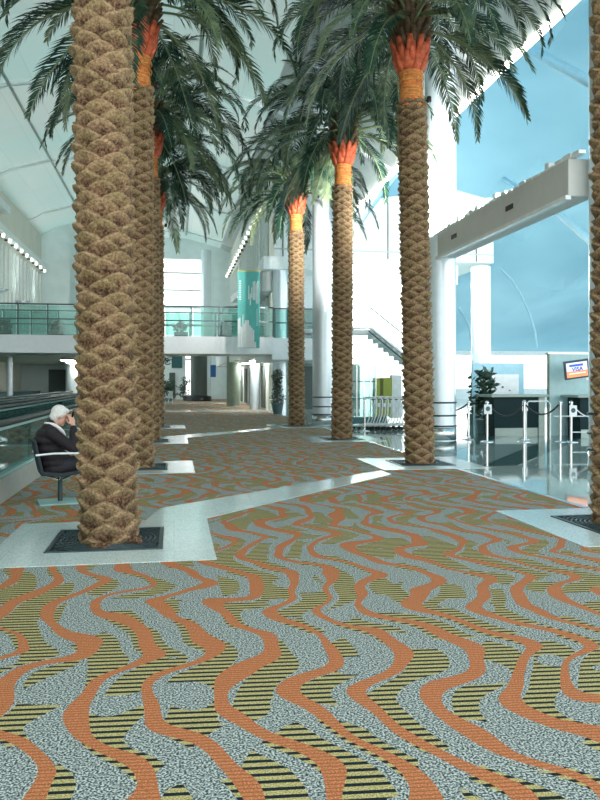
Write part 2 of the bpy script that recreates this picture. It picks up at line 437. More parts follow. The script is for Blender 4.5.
# ------------------------------------------------------------------ ceiling
PROF = [(-9.6, 12.3), (-8.6, 12.9), (-6.5, 13.5), (-3, 14.0), (1, 14.0), (4, 13.2), (6.5, 12.2), (8.2, 11.4), (9.5, 10.75)]
def loft(name, prof, ys, m, th=.15, label=None, sm=True):
    b = MB(); n = len(prof)
    vs = []
    for y in ys:
        vs += [(x, y, z) for x, z in prof]
    fs = []; o2 = 0
    for j in range(len(ys) - 1):
        for i in range(n - 1):
            a = j * n + i; fs.append((a, a + 1, a + n + 1, a + n))
    b.add(vs, fs, sm)
    return struct(b.build(name, m), label)
loft('ceiling', PROF[:6], [-4, 10, 20, 31.6, 42.4, 52.5, 66], M['ceiling'], .2, 'curved pale teal vault ceiling')
loft('ceiling', PROF[5:], [-4, 10, 20, 31.6, 38.4], M['greyceil'], .2, 'grey side soffit of the vault')
loft('ceiling', PROF[5:], [38.4, 66], M['greyceil'], .2, 'grey far soffit of the vault')
for y in (10.8, 21.2, 31.6, 42.0, 52.4, 62.8):
    b = MB(); pts = [(x, y, z - .05) for x, z in PROF]
    b.tube(pts, .09, 6); struct(b.build('trim_%d' % tn, M['white']), 'pale seam rib across the vault'); tn += 1
for (i0, rr) in ((2, .07), (4, .09)):
    x, z = PROF[i0]; b = MB().tube([(x, -3, z - .1), (x, 64, z - .1)], rr, 8)
    struct(b.build('trim_%d' % tn, M['ceiling']), 'rounded fold running along the vault'); tn += 1
# bright cove along the vault's right edge
tag(MB().box(9.42, 9.58, -4, 38.3, 10.62, 10.74).build('cove_light', M['cove']), 'long bright strip light along the right edge of the vault ceiling', 'strip light')

# ------------------------------------------------------------------ blue membrane roof on the right
def roofz(x, y):
    base = 15.5 if y < 20 else 15.5 - 11.3 * ((y - 20) / 44) ** 1.7
    fold = abs(((x - 9.6 + (y - 20) * .35) / 14.0) % 1.0 - .5) * 2
    return base - 1.6 * fold * (1 if y < 50 else max(0, (64 - y) / 14)) - max(0, (11.5 - x)) * 1.7 * max(0, 1 - max(0, y - 38) / 20)
b = MB(); xs = [9.6 + i * 1.0 for i in range(50)]; ys = [-4 + j * 2 for j in range(35)]
vs = [(x, y, roofz(x, y)) for y in ys for x in xs]; n = len(xs)
b.add(vs, [(j * n + i, j * n + i + 1, (j + 1) * n + i + 1, (j + 1) * n + i) for j in range(len(ys) - 1) for i in range(n - 1)], False)
o = b.build('ceiling', M['blue']); struct(o, 'blue membrane roof over the check-in side')

def rib(pts, r=.13):
    global tn
    struct(MB().tube(pts, r, 8).build('trim_%d' % tn, M['sign_blue']), 'pale tubular rib under the blue roof'); tn += 1

# ------------------------------------------------------------------ camera
F = 750.0; TH = math.atan(126 / F)
cam = bpy.data.cameras.new('camera'); co = link(bpy.data.objects.new('camera', cam))
co.location = (0, 0, 1.5); co.rotation_euler = (PI / 2, 0, -TH)
cam.sensor_fit = 'AUTO'; cam.sensor_width = 36; cam.lens = F * 36 / 800; cam.shift_y = -18 / 800; cam.clip_end = 300
scene.camera = co
cs, sn = math.cos(TH), math.sin(TH)
def ray(u, v):
    x = (u - 300) / F; return (x * cs + sn, -x * sn + cs, (382 - v) / F)
def aY(u, v, Y):
    r = ray(u, v); t = Y / r[1]; return Vector((r[0] * t, Y, r[2] * t + 1.5))
def aF(u, v, z=0):
    r = ray(u, v); t = (z - 1.5) / r[2]; return Vector((r[0] * t, r[1] * t, z))

rib([aY(500, 268, 48), aY(512, 280, 48), aY(522, 296, 48), aY(530, 315, 48), aY(535, 332, 48), aY(537, 348, 48)], .08)
rib([aY(459, 308, 52), aY(468, 322, 52), aY(473, 345, 52)], .1)
rib([aY(494, 173, 40), aY(548, 205, 26), aY(592, 243, 20)], .11)
rib([aY(527, 48, 22), aY(560, 66, 21), aY(600, 88, 20)], .16)

# ------------------------------------------------------------------ walls
struct(MB().box(-9.9, -9.6, -4, 57.5, 0, 12.6).build('wall_left', M['beige']))
b = MB()
for k in range(34):
    y = 20 + k * 1.1; b.box(-9.6, -9.46, y, y + .16, 3.6, 9.3)
struct(b.build('trim_%d' % tn, M['white']), 'pale vertical fins on the left facade'); tn += 1
struct(MB().box(-9.6, -9.2, 10, 57, 9.75, 10.1).build('trim_%d' % tn, M['white'])); tn += 1
struct(MB().box(-9.6, -9.1, 10, 44.5, 11.0, 11.35).build('trim_%d' % tn, M['white'])); tn += 1
# right facade beyond the white block
struct(MB().box(4.85, 5.1, 38.4, 66, 0, 13.2).build('wall_right', M['beige']))
b = MB()
for k in range(20):
    y = 39 + k * 1.3; b.box(4.7, 4.86, y, y + .18, 3.6, 10.4)
struct(b.build('trim_%d' % tn, M['white']), 'pale vertical fins on the right facade'); tn += 1
struct(MB().box(4.45, 4.86, 38.6, 58, 10.75, 11.15).build('trim_%d' % tn, M['white'])); tn += 1
# back end
struct(MB().box(-9.9, -.9, 66, 66.4, 0, 14.5).box(2.4, 5.1, 66, 66.4, 0, 14.5).box(-.9, 2.4, 66, 66.4, 12.2, 14.5).build('wall_back', M['wallpanel']))
b = MB()
for k in range(6): b.box(-.9, 2.4, 66, 66.2, 3.4 + k * 1.5, 3.56 + k * 1.5)
struct(b.build('window_1', M['steel']), 'tall end window with white horizontal bars')
struct(MB().box(-9.6, -4.2, 57.5, 57.9, 0, 13.6).build('wall_left', M['wallpanel']), 'blue-grey end wall on the left')

# upper white block right, pitched top
g = MB().prism([(5.1, 7.95), (17.1, 7.95), (17.1, 12.55), (14.9, 13.3), (13, 13.3), (13, 11.6), (9.5, 11.0), (9.5, 10.9), (8.2, 11.5), (5.1, 12.7)], 38.4, 44, 'y')
struct(g.build('wall_back', M['white']), 'white panelled upper block behind the columns')
for (u) in (283, 388, 476.5):
    p = aY(u, 300, 38.36); struct(MB().box(p.x - .03, p.x + .03, 38.36, 38.4, 8.0, 11).build('trim_%d' % tn, M['darkgrey']), 'thin joint between white panels'); tn += 1
struct(MB().box(5.1, 17.1, 38.34, 38.4, 8.35, 8.42).build('trim_%d' % tn, M['greyceil']), 'thin joint along the white block'); tn += 1
struct(MB().box(5.1, 14.2, 44, 44.3, 0, 8.0).build('wall_back', M['white_gloss']), 'bright white lower wall')
struct(MB().box(12, 15.5, 39.5, 44, 6.9, 7.95).build('wall_back', M['white']))
# roof end: low band under the membrane + mullions
struct(MB().box(5, 60, 63.6, 64, 0, .9).box(5, 60, 63.6, 64, 3.9, 4.3).build('wall_back', M['white']), 'low white sill and head of the far windows')
b = MB()
for k in range(18): b.box(14 + k * 2.5, 14.12 + k * 2.5, 63.6, 63.8, .9, 3.9)
struct(b.build('window_2', M['steel']), 'mullions of the far windows')

# ------------------------------------------------------------------ columns
def column(base, r, h, label, rings=True, m='column', plinth=False):
    t = thing('column', label, 'column', base, 0)
    MB().lathe([(r, 0), (r, h)], n=40).build('shaft', M[m], t)
    if rings:
        for z in (.35, .62, .95): MB().lathe([(r + .001, z), (r + .03, z + .01), (r + .03, z + .035), (r + .001, z + .045)], n=40).build('ring', M['darksteel'], t)
        MB().lathe([(r, .02), (r + .015, .02), (r + .015, .34), (r, .34)], n=40).build('base_wrap', M['steel'], t)
    if plinth: MB().lathe([(r + .35, 0), (r + .35, .35), (r, .45)], n=32).build('plinth', M['black'], t)
    return t
CR = [(6.78, 18.55, .36, 'tall round pale column just right of the palm beside the queue barriers'),
      (5.22, 25.4, .39, 'tall round pale column between the two furthest palms on the right'),
      (11.25, 27.2, .35, 'round white column behind the service counter under the white block')]
column((6.80, 18.55, 0), .40, 12.0, CR[0][3])
column((5.2, 25.9, 0), .40, 12.5, CR[1][3])
column((11.6, 27.2, 0), .37, 5.9, CR[2][3], rings=True)
column((7.19, 11.5, 0), .34, 11.9, 'tall round column mostly hidden behind the palm at the right edge', rings=True)
column((5.13, 36.6, 0), .35, 7.1, 'white round column carrying the white box beam beside the banner', rings=False)
column((4.35, 40.8, 0), .28, 3.3, 'pale slim column under the mezzanine beside the topiary', rings=False)
column((3.6, 46, 0), .42, 3.3, 'grey-green round column under the mezzanine', rings=False, m='green_wall')
column((2.7, 66.0 - 1.6, 0), .45, 12.7, 'tall pale column running up to the vault at the far right of the hall', rings=False)
column((1.95, 60, 0), .65, 3.9, 'dark round column with a wide black plinth at the far end', rings=False, m='darkgrey', plinth=True)
column((-6.6, 55.5, 0), .32, 11.2, 'tall pale column running up to the vault at the far left', rings=False)
column((-7.3, 35.5, 0), .13, 2.9, 'slim white post under the left mezzanine', rings=False)
column((-5.9, 47, 0), .55, 3.3, 'wide grey column beside the dark opening under the bridge on the left', rings=False, m='wallpanel')

# white box beam over column (right mezzanine roof)
t = thing('box_beam', 'white boxed canopy edge resting on the column beside the banner', 'canopy', (0, 0, 0))
MB().box(4.25, 7.4, 36.1, 38.3, 6.98, 7.6).build('fascia', M['white'], t, bevel=.02)
MB().prism([(4.25, 38.3), (4.25, 36.1), (3.75, 44), (3.75, 50), (4.84, 50), (4.84, 38.3)][:0] or [(4.25, 38.3), (4.84, 38.3), (4.84, 52), (3.9, 52)], 6.98, 7.4).build('side_canopy', M['white'], t)
# slanted soffit panel below it
MB().prism([(36.8, 6.97), (46, 5.9), (46, 5.7), (36.8, 6.0)], 4.3, 4.84, 'x').build('soffit_panel', M['greyceil'], t)

# ------------------------------------------------------------------ long beam between columns
t = thing('ceiling_beam', 'pale grey boxed beam spanning between the tall columns on the right', 'beam')
MB().box(6.6, 7.1, 11.8, 18.9, 4.66, 5.30).build('beam_body', M['beam'], t, bevel=.015)
MB().box(6.55, 6.65, 11.8, 18.9, 4.60, 4.67).build('light_edge', M['white_gloss'], t)
for y in (13.9, 16.9): MB().box(6.585, 6.61, y, y + .32, 4.93, 5.03).build('downlight', M['black'], t)
b = MB()
for i in range(26):
    y = 11.5 + i * .28; h = .03 + .06 * (0.5 + .5 * math.sin(i * 1.3)) * (1 if i % 7 < 4 else .4); b.box(6.62, 6.75, y, y + .24, 5.3, 5.3 + h)
b.build('cable_tray', M['white'], t)

for k, (y, lb) in enumerate(((12.9, 'added fill lamp on top of the long beam near its front end'), (15.2, 'added fill lamp on top of the middle of the long beam'), (17.3, 'added fill lamp on top of the long beam near the big column'))):
    t = thing('added_flood', lb, 'added_flood', (6.9, y, 5.3))  # lamps added on the beam to brighten the white back wall
    MB().box(-.12, .12, -.08, .08, .04, .24).build('housing', M['white'], t, bevel=.01); MB().box(-.02, .02, -.02, .02, 0, .06).build('bracket', M['darksteel'], t)
    MB().box(-.10, .10, .08, .085, .06, .22).build('lens', M['cove'], t)
    l = bpy.data.lights.new('flood', 'SPOT'); l.energy = 7000; l.color = (1, .98, .94); l.spot_size = R_(75); l.spot_blend = .9; l.shadow_soft_size = .12
    lo = link(bpy.data.objects.new('flood', l)); lo.parent = t; lo.location = (0, .14, .16); lo.rotation_euler = Vector((3.5 - k * 2.5, 26, 1.5)).to_track_quat('-Z', 'Y').to_euler()

# ------------------------------------------------------------------ bridge
t = thing('footbridge', 'white footbridge with teal glass railing crossing the hall', 'footbridge', (0, 0, 0))
MB().box(-9.6, 4.1, 31, 34, 2.66, 3.37).build('deck', M['fascia'], t)
for y in (31.08, 33.9):
    MB().box(-9.6, 4.1, y, y + .05, 4.57, 4.63).build('handrail', M['darksteel'], t)
    MB().box(-9.6, 4.1, y, y + .04, 3.99, 4.04).build('mid_rail', M['darksteel'], t)
    b = MB()
    for k in range(12): b.box(-9.55 + k * 1.15, -8.45 + k * 1.15, y + .01, y + .025, 3.42, 4.55)
    b.build('glass_panel', M['glass'], t)
    for k in range(13):
        x = -9.5 + k * 1.13; MB().box(x, x + .05, y, y + .05, 3.37, 4.6).build('post', M['darksteel'], t)
struct(MB().box(4.1, 7.6, 31.6, 38.3, 2.45, 3.37).box(3.3, 4.84, 38.3, 60, 2.7, 3.5).build('floor', M['fascia']), 'white edge of the right mezzanine floor')
struct(MB().box(-9.6, -4.4, 34.1, 57, 2.75, 3.35).build('floor', M['fascia']), 'left mezzanine slab')
b = MB()
for k in range(40): b.box(-9.5, -4.5, 34.3 + k * .55, 34.55 + k * .55, 2.6, 2.75)
struct(b.build('trim_%d' % tn, M['slat']), 'timber slats under the left mezzanine'); tn += 1
# right mezzanine railing and dark room behind
t = thing('mezzanine_railing', 'dark railing with teal glass on the right mezzanine beside the white column', 'railing')
MB().box(4.2, 7.5, 31.7, 31.76, 4.6, 4.66).build('handrail', M['darksteel'], t)
MB().box(4.2, 7.5, 31.7, 31.75, 4.0, 4.05).build('mid_rail', M['darksteel'], t)
MB().box(4.25, 7.45, 31.71, 31.73, 3.4, 4.58).build('glass_panel', M['glass'], t)
for x in (4.2, 5.3, 6.4, 7.45): MB().box(x, x + .05, 31.7, 31.75, 3.37, 4.6).build('post', M['darksteel'], t)
struct(MB().box(5.2, 8.2, 38.2, 38.38, 3.4, 5.2).build('wall_right', M['teal']), 'dark glazed shopfront on the mezzanine')
struct(MB().box(5.1, 7.4, 38.0, 38.3, 5.2, 7.0).build('wall_right', M['white']))

# under the mezzanine, right: dark shop recess
struct(MB().box(4.86, 5.0, 38.5, 60, 0, 2.7).build('wall_right', M['green_wall']), 'grey-green ground floor wall')
b = MB()
for k in range(6): b.box(4.78, 4.85, 40 + k * 3.4, 41.6 + k * 3.4, .1, 2.4)
struct(b.build('window_3', M['darkgrey']), 'dark shop windows under the mezzanine')
struct(MB().box(5.5, 9.5, 37.9, 38.2, 0, 2.45).build('wall_right', M['green_wall']), 'dark wall behind the topiary')
struct(MB().box(6.0, 9.5, 37.8, 37.88, .1, 2.3).build('window_4', M['darkgrey']))

# far end ground level
struct(MB().box(-9.6, -4.6, 50, 50.3, 0, 2.7).build('wall_left', M['wallpanel']), 'grey wall under the left mezzanine')
struct(MB().box(-7.9, -6.2, 49.9, 49.99, .7, 2.3).build('window_5', M['darkgrey']), 'dark opening in the grey wall')
struct(MB().box(-4.0, 1.0, 65.4, 65.9, 0, 4.6).build('wall_back', M['white']), 'white far wall under the bridge')
struct(MB().box(-.2, .7, 65.3, 65.38, 2.7, 3.9).build('window_6', M['teal']), 'dark window in the far white wall')
struct(MB().box(-.4, .1, 65.3, 65.38, .1, 2.3).build('door_1', M['darkgrey']), 'dark doorway in the far white wall')
tag(MB().box(2.95, 3.4, 62, 62.1, 1.9, 2.9).build('wall_sign', mat('poster_blue', (.02, .16, .45), .4)), 'small blue sign hanging beyond the bridge', 'sign')
for (x, mm, lb) in ((-4.1, 'yellow', 'yellow display panel standing beside the dark posts under the bridge'), (-3.55, 'sign_white', 'white display panel standing beside the yellow one under the bridge')):
    t = thing('display_stand', lb, 'display panel', (x, 44, 0))
    MB().box(-.18, .18, 0, .1, .25, 2.3).build('panel', M[mm], t); MB().box(-.25, .25, -.1, .2, 0, .25).build('foot', M['darksteel'], t)
for x in (-5.1, -4.55, -3.85, -3.3):
    t = thing('dark_post', 'dark timber post standing among the display panels under the bridge', 'post', (x, 42.5, 0), 0, 'dark posts under the bridge')
    MB().lathe([(.14, 0), (.1, 1.6), (.16, 2.66)], n=10).build('shaft', M['bark'], t); MB().lathe([(.2, 0), (.2, .1)], n=10).build('foot', M['black'], t)

# ------------------------------------------------------------------ cornice lamps and sconces
def cornice(xw, y0, y1, n, z, side, lab, grp):
    t0 = None
    for k in range(n):
        y = y0 + (y1 - y0) * k / (n - 1)
        if t0 is None:
            t0 = thing('cornice_lamp', lab, 'lamp', (xw, y, z), 0, grp)
            MB().box(0, side * .22, -.05, .05, 0, .1).build('bracket', M['darksteel'], t0)
            MB().lathe([(.05, -.10), (.10, -.04), (.10, .10), (.06, .13)], c=(side * .28, 0, 0), n=10).build('lamp_head', M['lamp_emit'], t0)
        else: dup(t0, (xw, y, z))
cornice(-9.42, 28, 56, 18, 9.45, 1, 'small bright spotlight in the row along the left facade', 'spotlights along the left facade')
cornice(4.7, 39, 64, 17, 10.5, -1, 'small bright spotlight in the row along the right facade', 'spotlights along the right facade')
sc = None
for (x, y, s, lb) in ((-9.45, 41.5, 1, 'grey bowl uplight on the left facade nearest the frame edge'), (-9.45, 47.5, 1, 'grey bowl uplight on the left facade second from the frame edge'), (-9.45, 53.5, 1, 'grey bowl uplight furthest along the left facade'),
                      (4.7, 42, -1, 'grey bowl uplight on the right facade above the banner'), (4.7, 48, -1, 'grey bowl uplight on the right facade left of the banner')):
    t = thing('wall_uplight', lb, 'wall lamp', (x, y, 6.3))
    MB().lathe([(.05, -.15), (.3, -.05), (.45, .08), (.42, .08), (.28, 0)], c=(s * .45, 0, 0), n=20).build('bowl', M['steel'], t)
    MB().box(min(0, s * .3), max(0, s * .3), -.05, .05, -.1, 0).build('bracket', M['darksteel'], t)
    l = bpy.data.lights.new('uplight', 'SPOT'); l.energy = 160; l.color = (.85, 1, .97); l.spot_size = 1.6; l.spot_blend = 1; l.shadow_soft_size = .2
    lo = link(bpy.data.objects.new('uplight', l)); lo.parent = t; lo.location = (s * .45, 0, .15); lo.rotation_euler = (PI, 0, 0)

# ------------------------------------------------------------------ banner
t = thing('hanging_banner', 'tall teal banner with white skyline print hanging in front of the bridge', 'banner', (2.915, 29.6, 2.84))
MB().box(-.435, .435, -.012, .012, 0, 3.03).build('cloth', M['banner'], t)
MB().tube([(-.46, 0, 3.05), (.46, 0, 3.05)], .025).build('top_rail', M['yellow'], t)
for x in (-.4, .4): MB().tube([(x, 0, 3.05), (x, 0, 10.6)], .008).build('hanging_wire', M['steel'], t)
b = MB(); rr = random.Random(3)
x = -.43
while x < .30:
    w = rr.uniform(.04, .09); h = rr.uniform(.8, 1.45) if x < .05 else rr.uniform(.2, .9)
    b.box(x, x + w - .008, -.016, -.0125, .02, h); x += w
b.build('skyline_print', M['print'], t); b = MB()
for k in range(7): b.box(-.02 + k * .06, .02 + k * .06, -.016, -.0125, 1.55 + rr.uniform(0, .5), 2.15 + rr.uniform(0, .55))
for k in range(9): b.box(-.38, -.30, -.016, -.0125, 1.9 + k * .09, 1.95 + k * .09)
for k in range(10): b.box(.30, .36, -.016, -.0125, .9 + k * .07, .93 + k * .07)
b.build('banner_lettering', M['print'], t)

# ------------------------------------------------------------------ stair with glass balustrade
t = thing('staircase', 'white staircase with clear glass balustrade in front of the bright wall', 'staircase', (0, 0, 0))
A0, A1 = aY(352, 328, 27), aY(371, 328, 27); E1 = Vector((9.9, 27, 1.2)); 
def sp(p, dy=0, dz=0): return (p.x, p.y + dy, p.z + dz)
dirv = Vector((8.44 - 7.1, 0, 2.47 - 3.5)); Bot = A1 + dirv * 2.2
for dy in (0,):
    MB().tube([sp(A0, dy), sp(A1, dy), sp(Bot, dy)], .045).build('stringer', M['steel'], t)
    MB().tube([sp(A0, dy, .74), sp(A1, dy, .74), sp(Bot, dy, .74)], .03).build('handrail', M['darksteel'], t)
    MB().prism([(A0.x, A0.z + .05), (A1.x, A1.z + .05), (Bot.x, Bot.z + .05), (Bot.x, Bot.z + .72), (A1.x, A1.z + .72), (A0.x, A0.z + .72)], 27 + dy - .01, 27 + dy + .01, 'y').build('glass_panel', M['glass_clear'], t)
    MB().tube([sp(A1, dy), sp(A1, dy, .74)], .02).build('post', M['darksteel'], t)
    MB().tube([sp(A1 + Vector((-.1, 0, -.12)), dy - .05), sp(Bot + Vector((-.1, 0, -.17)), dy - .05)], .025).build('lower_rail', M['darksteel'], t)
b = MB()
nst = 14
for k in range(nst):
    p = A1 + dirv * 2.2 * (k / nst); b.box(p.x, p.x + .24, 27.05, 28.35, p.z - .2, p.z - .04)
b.box(A0.x - 2, A1.x, 27.05, 28.4, A0.z - .2, A0.z - .05)
b.build('steps', M['white'], t)
MB().box(Bot.x - .3, Bot.x + .3, 27.0, 28.4, 0, Bot.z - .15).build('landing', M['white'], t)
MB().box(A0.x - .3, A0.x, 27.1, 28.3, 0, A0.z - .1).build('support', M['white'], t)

# ------------------------------------------------------------------ moving walkways
def walkway(x0, x1, label):
    t = thing('moving_walkway', label, 'moving walkway', (x0, 0, 0))
    w = x1 - x0
    MB().box(0, .22, 0, 44, 0, .3).box(w - .22, w, 0, 44, 0, .3).build('kerb', M['kerb'], t)
    MB().box(.03, .20, 0, 44, .3, .34).box(w - .20, w - .03, 0, 44, .3, .34).build('skirt', M['teal_light'], t)
    MB().box(.22, w - .22, 0, 44, .05, .2).build('tread', M['darksteel'], t)
    for x in (.1, w - .1):
        b = MB()
        for k in range(22): b.box(x - .008, x + .008, k * 2 + .02, k * 2 + 1.98, .34, .93)
        b.build('glass_panel', M['glass_dark'], t)
        MB().tube([(x, 0, .96), (x, 44, .96)], .045).build('handrail', M['black'], t)
        MB().box(x - .03, x + .03, 0, 44, .88, .915).build('rail_trim', M['teal_light'], t)
    return t
walkway(-3.72, -2.1, 'moving walkway with dark teal glass sides nearest the carpet')
walkway(-5.75, -4.15, 'moving walkway with teal glass sides further left')
struct(MB().box(-9.6, -8.4, -4, 50, 0, .95).build('wall_left', M['teal']), 'low teal parapet along the left side')

# ------------------------------------------------------------------ palms
TH_ = 6.65
def cellh(u, v):
    """height of boots; u in cells around (6), v in rows (half pitch units)"""
    best = 0; tagv = 0
    i0 = int(math.floor(v))
    for i in range(i0 - 1, i0 + 3):
        off = .5 * (i % 2)
        for j in (math.floor(u - off), math.floor(u - off) + 1):
            jj = j % 5
            rnd = noise.random_vector if False else None
            h1 = math.sin(i * 12.9898 + jj * 78.233) * 43758.5453; h1 -= math.floor(h1)
            h2 = math.sin(i * 39.346 + jj * 11.135) * 24634.6345; h2 -= math.floor(h2)
            du = (u - off - j) / .64; dv = v - i + (h2 - .5) * .35
            du += (h1 - .5) * .12
            if abs(du) > 1.0: continue
            top = .70 - .95 * abs(du) ** 1.25
            s_ = top - dv                 # below the lip
            if s_ < -.22: continue
            prof = math.exp(-max(s_, 0) / 1.0) if s_ >= 0 else max(0, 1 + s_ / .22)
            wdt = (1 - abs(du) ** 3)
            h = (.75 + .4 * h1) * prof * wdt
            if s_ > 1.9: h *= max(0, 1 - (s_ - 1.9) / .4)
            if h > best: best = h
    return best
def trunk_mesh(nu, dz):
    nz = int(TH_ / dz); vs = []; fs = []; att = []
    for k in range(nz + 1):
        z = TH_ * k / nz
        # rows larger near the base
        v = z / .092 - 0.9 * min(z, 2.2) ** 1.0 * 2.2 + .35 * min(z, 2.2) ** 2
        R = .204 + .012 * math.exp(-z / .4) - .0035 * max(0, z - 4)
        for a in range(nu):
            u = 5 * a / nu
            h = cellh(u, v)
            an = 2 * PI * a / nu
            nn = noise.noise(Vector((math.cos(an) * 3, math.sin(an) * 3, z * 4))) * .012
            fade = 1
            r = R + .100 * h * fade + nn * .6
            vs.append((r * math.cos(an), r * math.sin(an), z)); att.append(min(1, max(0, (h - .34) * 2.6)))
    for k in range(nz):
        for a in range(nu):
            a2 = (a + 1) % nu; fs.append((k * nu + a, k * nu + a2, (k + 1) * nu + a2, (k + 1) * nu + a))
    fs.append(tuple(range(nz * nu, nz * nu + nu)))
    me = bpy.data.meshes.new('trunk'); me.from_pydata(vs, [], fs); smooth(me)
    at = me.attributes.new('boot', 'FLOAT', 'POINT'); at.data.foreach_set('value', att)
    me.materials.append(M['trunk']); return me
TRUNK = trunk_mesh(120, .0125)

def frond_mesh(seed, L, e0, bend, curl):
    """frond in the local +x,z plane, base at origin"""
    rr = random.Random(seed); n = 26
    pts = []; p = Vector((0, 0, 0)); tan = []
    for i in range(n + 1):
        s = i / n; e = e0 - bend * s ** 1.15; az = curl * s * s
        t = Vector((math.cos(e) * math.cos(az), math.cos(e) * math.sin(az), math.sin(e)))
        pts.append(p.copy()); tan.append(t); p = p + t * (L / n)
    b = MB(); b.tube(pts, [.026 * (1 - .85 * i / n) + .003 for i in range(n + 1)], 5)
    nr = len(b.f)
    NL = 62
    for k in range(NL):
        s = .16 + .84 * (k + .5) / NL
        fi = s * n; i = min(int(fi), n - 1); fr = fi - i
        P = pts[i].lerp(pts[i + 1], fr); T = tan[i].lerp(tan[i + 1], fr).normalized()
        side = T.cross(Vector((0, 0, 1)))
        if side.length < .15: side = Vector((0, 1, 0))
        side.normalize(); up = side.cross(T).normalized()
        ll = .50 * (.55 + .45 * math.sin(PI * min(1, s * 1.15) ** .8)) * (1 if s < .75 else 1 - .55 * (s - .75) / .25) * rr.uniform(.85, 1.1)
        for sg in (-1, 1):
            fw = .75 + rr.uniform(-.1, .15); dirn = (T * fw + side * sg * (.62 + rr.uniform(-.15, .15)) + up * (.28 + rr.uniform(-.2, .15))).normalized()
            w = .015
            wv = T.cross(dirn).cross(dirn).normalized() * w if True else up * w
            mid = P + dirn * ll * .5 + Vector((0, 0, -.02)); d2 = (dirn + Vector((0, 0, -.55))).normalized()
            tip = mid + d2 * ll * .55
            b.add([P - wv * .5, P + wv * .5, mid + wv, mid - wv, tip], [(0, 1, 2, 3), (3, 2, 4)], False)
    me = b.mesh('frond'); me.materials.append(M['rachis']); me.materials.append(M['frond'])
    me.polygons.foreach_set('material_index', [0 if i < nr else 1 for i in range(len(me.polygons))])
    return me
R_ = math.radians
FR = {'up': [frond_mesh(1, 2.7, R_(78), R_(95), .3), frond_mesh(2, 2.9, R_(70), R_(115), -.3)],
      'mid': [frond_mesh(3, 3.2, R_(58), R_(142), .25), frond_mesh(4, 3.3, R_(46), R_(134), -.2), frond_mesh(5, 3.1, R_(34), R_(122), .1)],
      'low': [frond_mesh(6, 3.2, R_(20), R_(98), .15), frond_mesh(7, 3.0, R_(6), R_(84), -.15), frond_mesh(8, 2.8, R_(-14), R_(66), .1)]}
def neck_parts(t):
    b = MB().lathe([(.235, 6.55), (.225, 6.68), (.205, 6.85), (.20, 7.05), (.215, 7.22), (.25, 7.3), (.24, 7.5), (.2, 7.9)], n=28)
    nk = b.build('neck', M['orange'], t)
    rr = random.Random(5); b = MB()
    for k in range(8):
        z = 6.72 + k * .065; tl = rr.uniform(-.05, .05); a0 = rr.uniform(0, 6)
        r = .222 - .012 * math.sin(k)
        b.tube([(r * math.cos(a), r * math.sin(a), z + tl * math.sin(a + a0)) for a in [i * 2 * PI / 24 for i in range(25)]], .011, 5)
    b.build('rope_wrap', M['rope'], nk)
    b = MB()
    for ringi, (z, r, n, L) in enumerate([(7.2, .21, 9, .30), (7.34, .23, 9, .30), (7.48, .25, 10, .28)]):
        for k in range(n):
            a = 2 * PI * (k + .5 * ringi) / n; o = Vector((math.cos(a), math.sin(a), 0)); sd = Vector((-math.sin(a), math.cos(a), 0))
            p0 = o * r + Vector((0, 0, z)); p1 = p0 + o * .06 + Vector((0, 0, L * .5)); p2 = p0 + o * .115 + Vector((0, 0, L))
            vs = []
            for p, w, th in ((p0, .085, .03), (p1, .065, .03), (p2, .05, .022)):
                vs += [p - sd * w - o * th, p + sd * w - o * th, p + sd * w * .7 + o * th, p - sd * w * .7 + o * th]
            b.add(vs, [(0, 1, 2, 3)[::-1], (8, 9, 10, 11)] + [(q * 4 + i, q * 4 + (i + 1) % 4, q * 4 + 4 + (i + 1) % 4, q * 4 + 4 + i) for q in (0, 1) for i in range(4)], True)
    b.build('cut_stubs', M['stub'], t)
    b = MB().lathe([(.24, 7.5), (.30, 7.75), (.30, 8.1), (.2, 8.5), (.05, 8.75)], n=20)
    for ringi in range(6):
        z = 7.62 + ringi * .15; n = 11; r = .30 - max(0, ringi - 3) * .03
        for k in range(n):
            a = 2 * PI * (k + .5 * ringi) / n; o = Vector((math.cos(a), math.sin(a), 0)); sd = Vector((-math.sin(a), math.cos(a), 0))
            p0 = o * (r - .06) + Vector((0, 0, z)); p2 = o * (r + .12) + Vector((0, 0, z + .26))
            vs = []
            for p, w, th in ((p0, .08, .03), (p2, .045, .022)):
                vs += [p - sd * w - o * th, p + sd * w - o * th, p + sd * w * .6 + o * th, p - sd * w * .6 + o * th]
            b.add(vs, [(3, 2, 1, 0), (4, 5, 6, 7)] + [(i, (i + 1) % 4, 4 + (i + 1) % 4, 4 + i) for i in range(4)], True)
    b.build('crown_heart', M['heart'], t)
    # clip-on spotlight
    b = MB().lathe([(.03, 0), (.045, .02), (.045, .1), (.02, .12)], c=(.33, -.02, 6.66), n=10).box(.2, .33, -.03, -.01, 6.68, 6.71)
    b.build('clamp_lamp', M['black'], t)
def fronds(t, seed):
    rr = random.Random(seed); k = 0; GA = 2.39996
    for kind, n, z, r in (('up', 12, 8.55, .06), ('mid', 26, 8.35, .16), ('low', 20, 8.1, .22)):
        for i in range(n):
            a = k * GA + rr.uniform(-.25, .25); k += 1
            o = bpy.data.objects.new('frond', rr.choice(FR[kind])); link(o); o.parent = t
            o.location = (r * math.cos(a), r * math.sin(a), z + rr.uniform(-.15, .15))
            o.rotation_euler = (rr.uniform(-.25, .25), rr.uniform(-.12, .12), a)
            s = rr.uniform(.85, 1.05); o.scale = (s, s, s)
